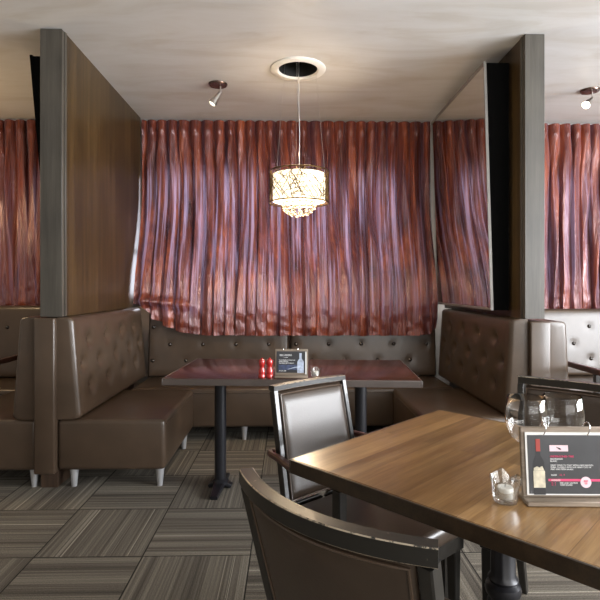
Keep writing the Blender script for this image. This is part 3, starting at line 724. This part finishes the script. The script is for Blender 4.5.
def votive(label, loc, s, rz, seed):
    t = thing('candle_holder', label, 'candle holder', loc, rz, 'glass candle holders')
    bm = bmesh.new(); n = 48; hh = 0.066 * s; rr = 0.031 * s
    def ring(r, z, wav, sq):
        out = []
        for k in range(n):
            a = 2 * PI * k / n
            q = r * (1 + sq * abs(math.cos(2 * a)) ** 2.0 * 0.16)
            out.append(bm.verts.new((q * math.cos(a), q * math.sin(a), z + wav * (math.cos(4 * a + seed) + 0.4 * math.sin(7 * a + seed)))))
        return out
    spec = [(rr * 0.72, 0.001, 0, 0.5), (rr * 0.86, 0.004, 0, 1), (rr * 0.92, hh * 0.25, 0.001, 1), (rr * 0.98, hh * 0.6, 0.001 * s, 1), (rr * 1.12, hh * 0.93, 0.007 * s, 1), (rr * 1.08, hh * 0.95, 0.007 * s, 1),
            (rr * 0.86, hh * 0.6, 0.001, 1), (rr * 0.78, hh * 0.22, 0, 1), (rr * 0.6, hh * 0.17, 0, 0.5)]
    rg = [ring(*q) for q in spec]
    for a, b in zip(rg, rg[1:]):
        for k in range(n): bm.faces.new((a[k], a[(k + 1) % n], b[(k + 1) % n], b[k]))
    bm.faces.new(rg[0]); bm.faces.new(rg[-1])
    obj('glass_cup', bm, M['thick_glass'], t, angle=60)
    c = obj('candle', LA([(0, hh * 0.19), (rr * 0.62, hh * 0.19), (rr * 0.63, hh * 0.55), (rr * 0.58, hh * 0.58), (rr * 0.2, hh * 0.56), (0, hh * 0.56)], 24), M['wax'], t)
    obj('wick', T([(0, 0, hh * 0.55), (0.0006, 0, hh * 0.70)], 0.0007, 5), M['ink_black'], c)
    return t
votive('small wavy glass candle holder on the booth table, right of the vodka card', (0.150, 2.80, 0.7505), 0.80, 0.2, 1.0)

# ------------------------------------------------------------------ chairs
def chair(label, loc, n, bow=0.063, wt=0.438, wb=0.40, lean=0.115, top=0.88, arms=False, seat_w=0.45, seat_d=0.46, rail=0.03, panel_mat='chair_vinyl', post_w=0.026):
    rz = math.atan2(-n[0], n[1])
    t = thing('arm_chair' if arms else 'dining_chair', label, 'chair', loc, rz, None)
    zb = 0.40; yb = -0.215
    def wid(z): return wb + (wt - wb) * (z - zb) / (top - zb)
    def bk(u, z, off=0.0):
        """u in -0.5..0.5, off towards the sitter"""
        k = max(0, (z - zb) / (top - zb))
        bw = bow * (0.35 + 0.65 * k)
        return Vector((u * wid(z), yb - lean * k - bw * (1 - 4 * u * u) + off, z))
    th = 0.030
    # top rail, posts running down into the rear legs
    hu = 0.5
    pts = [bk(-hu + 2 * hu * k / 28, top - rail / 2) for k in range(29)]
    def rside(i):
        a = pts[max(0, i - 1)]; b = pts[min(28, i + 1)]; d = (b - a).normalized(); return Vector((-d.y, d.x, 0))
    obj('top_rail', S(pts, (th, rail), rside, bev=0.06, edge_mat=True), M['rail'], t, angle=25, mats=[M['rail'], M['rail_edge']])
    pw = post_w
    for s in (-1, 1):
        zz = [zb + (top - rail - 0.001 - zb) * k / 8 for k in range(9)]
        pp = [bk(s * (0.5 - pw / 2 / wid(z)), z) for z in zz]
        obj('back_post', S(pp, (pw, th), None, bev=0.12), M['frame'], t, angle=25)
        p0 = pp[0] + Vector((0, 0, -0.001))
        obj('leg', S([p0, p0 + Vector((0, -0.01, -0.15)), Vector((p0.x + s * 0.005, yb - 0.10, 0.0))], [(0.034, 0.036), (0.032, 0.034), (0.026, 0.026)], None, bev=0.1), M['frame'], t, angle=25)
    lo = bk(0, zb + 0.075).z
    obj('lower_rail', S([bk(-0.5 + pw / wid(lo) + (1 - 2 * pw / wid(lo)) * k / 12, lo - 0.02) for k in range(13)], (0.024, 0.03), None, bev=0.1), M['frame'], t, angle=25)
    # padded back panel inside the frame, both faces
    bm = bmesh.new(); nu, nv = 28, 20
    z0, z1 = lo + 0.000, top - rail - 0.006
    def panel(off_sign):
        g = []
        for j in range(nv + 1):
            z = z0 + (z1 - z0) * j / nv; row = []
            for i in range(nu + 1):
                um = 0.5 - (pw + 0.004) / wid(z); u = -um + 2 * um * i / nu
                ed = min(min(i, nu - i) / 3.0, min(j, nv - j) / 2.5, 1.0)
                puff = math.sqrt(1 - (1 - ed) ** 2)
                row.append(bm.verts.new(bk(u, z, off_sign * (0.004 + (0.020 if off_sign > 0 else 0.007) * puff))))
            g.append(row)
        for a, b in zip(g, g[1:]):
            for i in range(nu): bm.faces.new((a[i], a[i + 1], b[i + 1], b[i]))
        return [*g[0], *[r[-1] for r in g[1:]], *g[-1][-2::-1], *[r[0] for r in g[-2:0:-1]]]
    la = panel(1); lb_ = panel(-1)
    for k in range(len(la)): bm.faces.new((la[k], la[(k + 1) % len(la)], lb_[(k + 1) % len(la)], lb_[k]))
    pn = obj('back_panel', bm, M[panel_mat], t, angle=60)
    # piping round the panel, front and rear
    for sg in (1, -1):
        loop = []
        um = lambda z: 0.5 - (pw + 0.010) / wid(z)
        za, zc = z0 + 0.008, z1 - 0.008
        for k in range(13): loop.append(bk(-um(za) + 2 * um(za) * k / 12, za))
        for k in range(1, 9): z = za + (zc - za) * k / 9; loop.append(bk(um(z), z))
        for k in range(21): loop.append(bk(um(zc) - 2 * um(zc) * k / 20, zc))
        for k in range(1, 9): z = zc - (zc - za) * k / 9; loop.append(bk(-um(z), z))
        loop.append(loop[0].copy())
        loop = [p + Vector((0, sg * (0.016 if sg > 0 else 0.0095), 0)) for p in loop]
        obj('piping', T(loop, 0.003, 6), M['piping'], pn)
    # seat
    sw = seat_w / 2; yf = yb + seat_d
    bm = bmesh.new(); prism(bm, [(-sw * 0.88, yb + 0.022), (sw * 0.88, yb + 0.022), (sw * 0.97, 0), (sw, yf), (-sw, yf), (-sw * 0.97, 0)], 'Z', 0.415, 0.480, bev=0.022, seg=4)
    obj('seat', bm, M['chair_vinyl'], t, angle=50)
    bm = bmesh.new(); prism(bm, [(-sw * 0.86, yb + 0.024), (sw * 0.86, yb + 0.024), (sw * 0.96, yf - 0.02), (-sw * 0.96, yf - 0.02)], 'Z', 0.360, 0.4145, bev=0.003, seg=1)
    obj('seat_frame', bm, M['frame'], t)
    for s in (-1, 1):
        x = s * (sw - 0.028); y = yf - 0.05
        obj('leg', S([(x, y, 0.3595), (x, y + 0.004, 0.0)], [(0.036, 0.036), (0.024, 0.024)], None, bev=0.1), M['frame'], t, angle=25)
    if arms:
        za = 0.645
        for s in (-1, 1):
            bx = s * (wid(za) / 2 + 0.004); yy = bk(0.5, za).y
            fx = s * (sw + 0.012)
            pts = [(bx - s * 0.010, yy - 0.030, za + 0.0), (bx + s * 0.004, yy - 0.034, za + 0.0), (bx + s * 0.016, yy - 0.024, za + 0.0), (bx + s * 0.020, yy - 0.004, za + 0.0), (bx + s * 0.024, yy + 0.05, za), (fx, yy + 0.15, za + 0.012), (fx, 0.10, za + 0.022), (fx, 0.155, za + 0.018)]
            def asd(i, P=pts):
                a = Vector(P[max(0, i - 1)]); b = Vector(P[min(len(P) - 1, i + 1)]); d = b - a; return Vector((-d.y, d.x, 0))
            obj('arm', S(pts, [(0.018, 0.022)] * 4 + [(0.028, 0.022)] * 3 + [(0.03, 0.02)], asd, bev=0.25), M['armwood'], t, angle=40)
            obj('arm_post', S([(fx, 0.125, 0.654), (fx, 0.125, 0.0)], (0.032, 0.034), None, bev=0.1), M['frame'], t, angle=25)
    return t
n1 = Vector((0.715, 0.699)).normalized()
m1 = Vector((0.062, 0.884)); o1 = m1 + n1 * (0.215 + 0.115)
chair('dark brown dining chair in the foreground, its curved worn back turned to us', (o1.x, o1.y, 0), n1, seat_d=0.39, seat_w=0.44)
n2 = Vector((0.617, -0.786)).normalized()
m2 = Vector((0.079, 1.990)); o2 = m2 + n2 * (0.215 + 0.10)
chair('armchair with a shining silvery backrest at the left corner of the oak table', (o2.x, o2.y, 0), n2, bow=0.012, wt=0.37, wb=0.385, lean=0.10, top=0.885, arms=True, rail=0.020, post_w=0.020, seat_w=0.49, seat_d=0.46)
n3 = Vector((-0.66, -0.75)).normalized()
m3 = Vector((0.948, 2.066)) + 0.215 * Vector((0.75, -0.66)).normalized(); o3 = m3 + n3 * (0.215 + 0.10)
chair('dark framed dining chair behind the wine glasses, on the far right of the oak table', (o3.x, o3.y, 0), n3, bow=0.02, wt=0.43, wb=0.40, lean=0.10, top=0.885, rail=0.03, seat_d=0.38, seat_w=0.43)

# ------------------------------------------------------------------ oak table in front
A_ = Vector((0.0, 1.475)); ax = Vector((0.724, 0.690)).normalized(); ay = Vector((ax.y, -ax.x))
LX, LY = 0.845, 0.90
ctr = A_ + ax * (LX / 2) + ay * (LY / 2)
t = thing('dining_table', 'square oak-topped pedestal table in the right foreground', 'table', (ctr.x, ctr.y, 0), math.atan2(ax.y, ax.x))
bm = B(-LX / 2 + 0.006, LX / 2 - 0.006, -LY / 2 + 0.006, LY / 2 - 0.006, 0.712, 0.75, bev=0.002, seg=1)
obj('tabletop', bm, M['table_top'], t)
bm = bmesh.new()
for a in ((-LX / 2, LX / 2, -LY / 2, -LY / 2 + 0.0055), (-LX / 2, LX / 2, LY / 2 - 0.0055, LY / 2), (-LX / 2, -LX / 2 + 0.0055, -LY / 2 + 0.006, LY / 2 - 0.006), (LX / 2 - 0.0055, LX / 2, -LY / 2 + 0.006, LY / 2 - 0.006)):
    box(bm, *a, 0.709, 0.749, bev=0.0015, seg=1)
obj('edge_band', bm, M['table_edge'], t)
obj('column', LA([(0, 0.05), (0.06, 0.05), (0.062, 0.08), (0.04, 0.10), (0.034, 0.13), (0.036, 0.27), (0.045, 0.33), (0.043, 0.350), (0.036, 0.358), (0.047, 0.372), (0.050, 0.385), (0.047, 0.398), (0.037, 0.406), (0.042, 0.416), (0.034, 0.430), (0.033, 0.60), (0.033, 0.68), (0.07, 0.70), (0.07, 0.7085), (0, 0.7085)], 48, flute=(0.432, 0.69, 10)), M['black'], t)
bm = bmesh.new()
for k in range(4):
    a = PI / 2 * k
    sweep(bm, [(0.02 * math.cos(a), 0.02 * math.sin(a), 0.075), (0.14 * math.cos(a), 0.14 * math.sin(a), 0.05), (0.30 * math.cos(a), 0.30 * math.sin(a), 0.012)], [(0.06, 0.045), (0.05, 0.035), (0.045, 0.022)], lambda i, a=a: (-math.sin(a), math.cos(a), 0), bev=0.2)
obj('foot', bm, M['black'], t)

def wine_glass(label, loc):
    t = thing('wine_glass', label, 'wine glass', loc, 0, 'wine glasses on the oak table')
    prof = [(0.0, 0.098), (0.012, 0.0985), (0.026, 0.105), (0.039, 0.118), (0.048, 0.138), (0.0515, 0.160), (0.0505, 0.185), (0.0465, 0.218)]
    inn = [(r - 0.0011, z) for r, z in prof[::-1][:-1]] + [(0, 0.0998)]
    obj('bowl', LA(prof + [(0.0460, 0.2186)] + inn[0:], 48), M['glass'], t)
    obj('stem', LA([(0, 0.007), (0.006, 0.0075), (0.0038, 0.02), (0.0036, 0.08), (0.006, 0.0955), (0, 0.0975)], 20), M['glass'], t)
    obj('foot', LA([(0, 0), (0.036, 0), (0.0365, 0.0015), (0.02, 0.004), (0.006, 0.0068), (0, 0.0068)], 40), M['glass'], t)
wine_glass('empty wine glass standing nearer the silver armchair, behind the menu stand', (0.612, 1.290, 0.7505))
wine_glass('empty wine glass standing nearer the right edge, behind the menu stand', (0.712, 1.300, 0.7505))

# wine menu
w, h = 0.232, 0.160
t, bd = stand('wooden clip menu stand with a dark wine card on the oak table', (0.662, 1.168, 0.7505), R(-2), w, h, 0.062)
cdp = obj('menu_card', B(-0.1075, 0.1145, -0.0045, -0.0005, 0.006, h - 0.012), M['card_white'], t); cdp.location = bd.location; cdp.rotation_euler = bd.rotation_euler
pg = obj('printed_page', B(-0.103, 0.1145, -0.0052, -0.0046, 0.009, h - 0.018), M['card'], cdp)
yy = -0.0056
bm = bmesh.new(); bottle_flat(bm, -0.085, 0.014, 0.126, 0.0135, yy, -0.0052); obj('bottle_picture', bm, M['ink_black'], pg)
obj('bottle_capsule', B(-0.0901, -0.0799, -0.0062, -0.0057, 0.112, 0.140), M['ink_red'], pg)
obj('bottle_label', B(-0.0985, -0.0715, -0.0062, -0.0057, 0.030, 0.068), M['ink_cream'], pg)
bm = bmesh.new(); prism(bm, [(-0.097, 0.0685), (-0.097, 0.074), (-0.089, 0.078), (-0.084, 0.075), (-0.077, 0.079), (-0.073, 0.0685)], 'Y', -0.0062, -0.0057); obj('label_picture', bm, M['ink_cream'], pg)
obj('logo_panel', B(-0.058, -0.015, -0.0056, -0.0053, 0.122, 0.136), M['ink_rose'], pg)
bm = bmesh.new(); prism(bm, [(-0.043, 0.1335), (-0.040, 0.1315), (-0.034, 0.1300), (-0.031, 0.1275), (-0.0315, 0.1250), (-0.034, 0.1265), (-0.0355, 0.1255), (-0.038, 0.128), (-0.041, 0.130)], 'Y', -0.0060, -0.0057); obj('logo_bird', bm, M['ink_black'], pg)
text_mesh('printed_title', 'UNDRAGONED TREE', 0.0062, M['ink_pink'], pg, (-0.058, yy, 0.1085), sx=0.93)
text_mesh('printed_subtitle', 'SAUVIGNON\nBLANC', 0.0050, M['ink_white'], pg, (-0.058, yy, 0.1030))
text_mesh('printed_text', 'GREAT WINES TO START WITH A NICE SMOOTH\nFINISH, TO ENJOY WITH OUR GREAT CUTS OF\nMEAT AND FRESH SALADS', 0.0048, M['ink_white'], pg, (-0.058, yy, 0.0890), sx=0.93)
text_mesh('printed_price', 'GLASS', 0.0048, M['ink_white'], pg, (-0.058, yy, 0.0670)); text_mesh('printed_amount', '12 . 9', 0.0054, M['ink_pink'], pg, (-0.038, yy, 0.0668))
obj('pink_stripe', B(-0.058, 0.1145, -0.0056, -0.0053, 0.0545, 0.0595), M['ink_pink'], pg)
text_mesh('stripe_text', 'PAIRINGS', 0.0048, M['ink_white'], pg, (-0.057, -0.0060, 0.0553))
text_mesh('pairing_amount', '12 . 9\n12 . 9', 0.0046, M['ink_pink'], pg, (-0.058, yy, 0.0490))
text_mesh('pairing_text', 'RIBS AND SALMON\nCHEF BOARD', 0.0048, M['ink_white'], pg, (-0.038, yy, 0.0490))
bm = bmesh.new(); prism(bm, [(0.022 + 0.0125 * math.cos(2 * PI * k / 28), 0.0525 + 0.0125 * math.sin(2 * PI * k / 28)) for k in range(28)], 'Y', -0.0062, -0.0058); bdg = obj('badge', bm, M['ink_rose'], pg)
text_mesh('badge_text', 'ASK\nUS', 0.0055, M['ink_pink'], pg, (0.022, -0.0066, 0.0535), 'CENTER')
for ch in [o for o in C.objects if o.parent == pg]: ch.location += Vector((0.006 if ch.name.split('.')[0] != 'pink_stripe' else 0, 0, -0.007 if ch.name.startswith(('bottle', 'label')) else -0.017))
rings(t, bd, w, h, 0.016, (-0.062, 0.040))
votive('wavy glass candle holder on the oak table, left of the wine menu', (0.504, 1.168, 0.7505), 0.95, 0.5, 2.3)

# ------------------------------------------------------------------ rails in the neighbouring booths
def rail(label, x, ya, yb, posts):
    t = thing('wooden_rail', label, 'rail', (x, posts[0], 0), 0, 'maroon rails')
    obj('bar', B(-0.016, 0.016, ya - posts[0], yb - posts[0], 0.717, 0.752, bev=0.005, seg=2), M['armwood'], t)
    for p in posts:
        obj('post', B(-0.014, 0.014, p - posts[0] - 0.015, p - posts[0] + 0.015, 0.0, 0.7165, bev=0.002, seg=1), M['frame'], t)
rail('maroon wooden rail crossing in front of the pale tufted back at the right picture edge', 1.87, 2.62, 3.55, (2.70, 3.03))
rail('maroon wooden rail crossing in front of the tufted back at the left picture edge', -1.985, 2.62, 4.0, (2.70, 3.03))
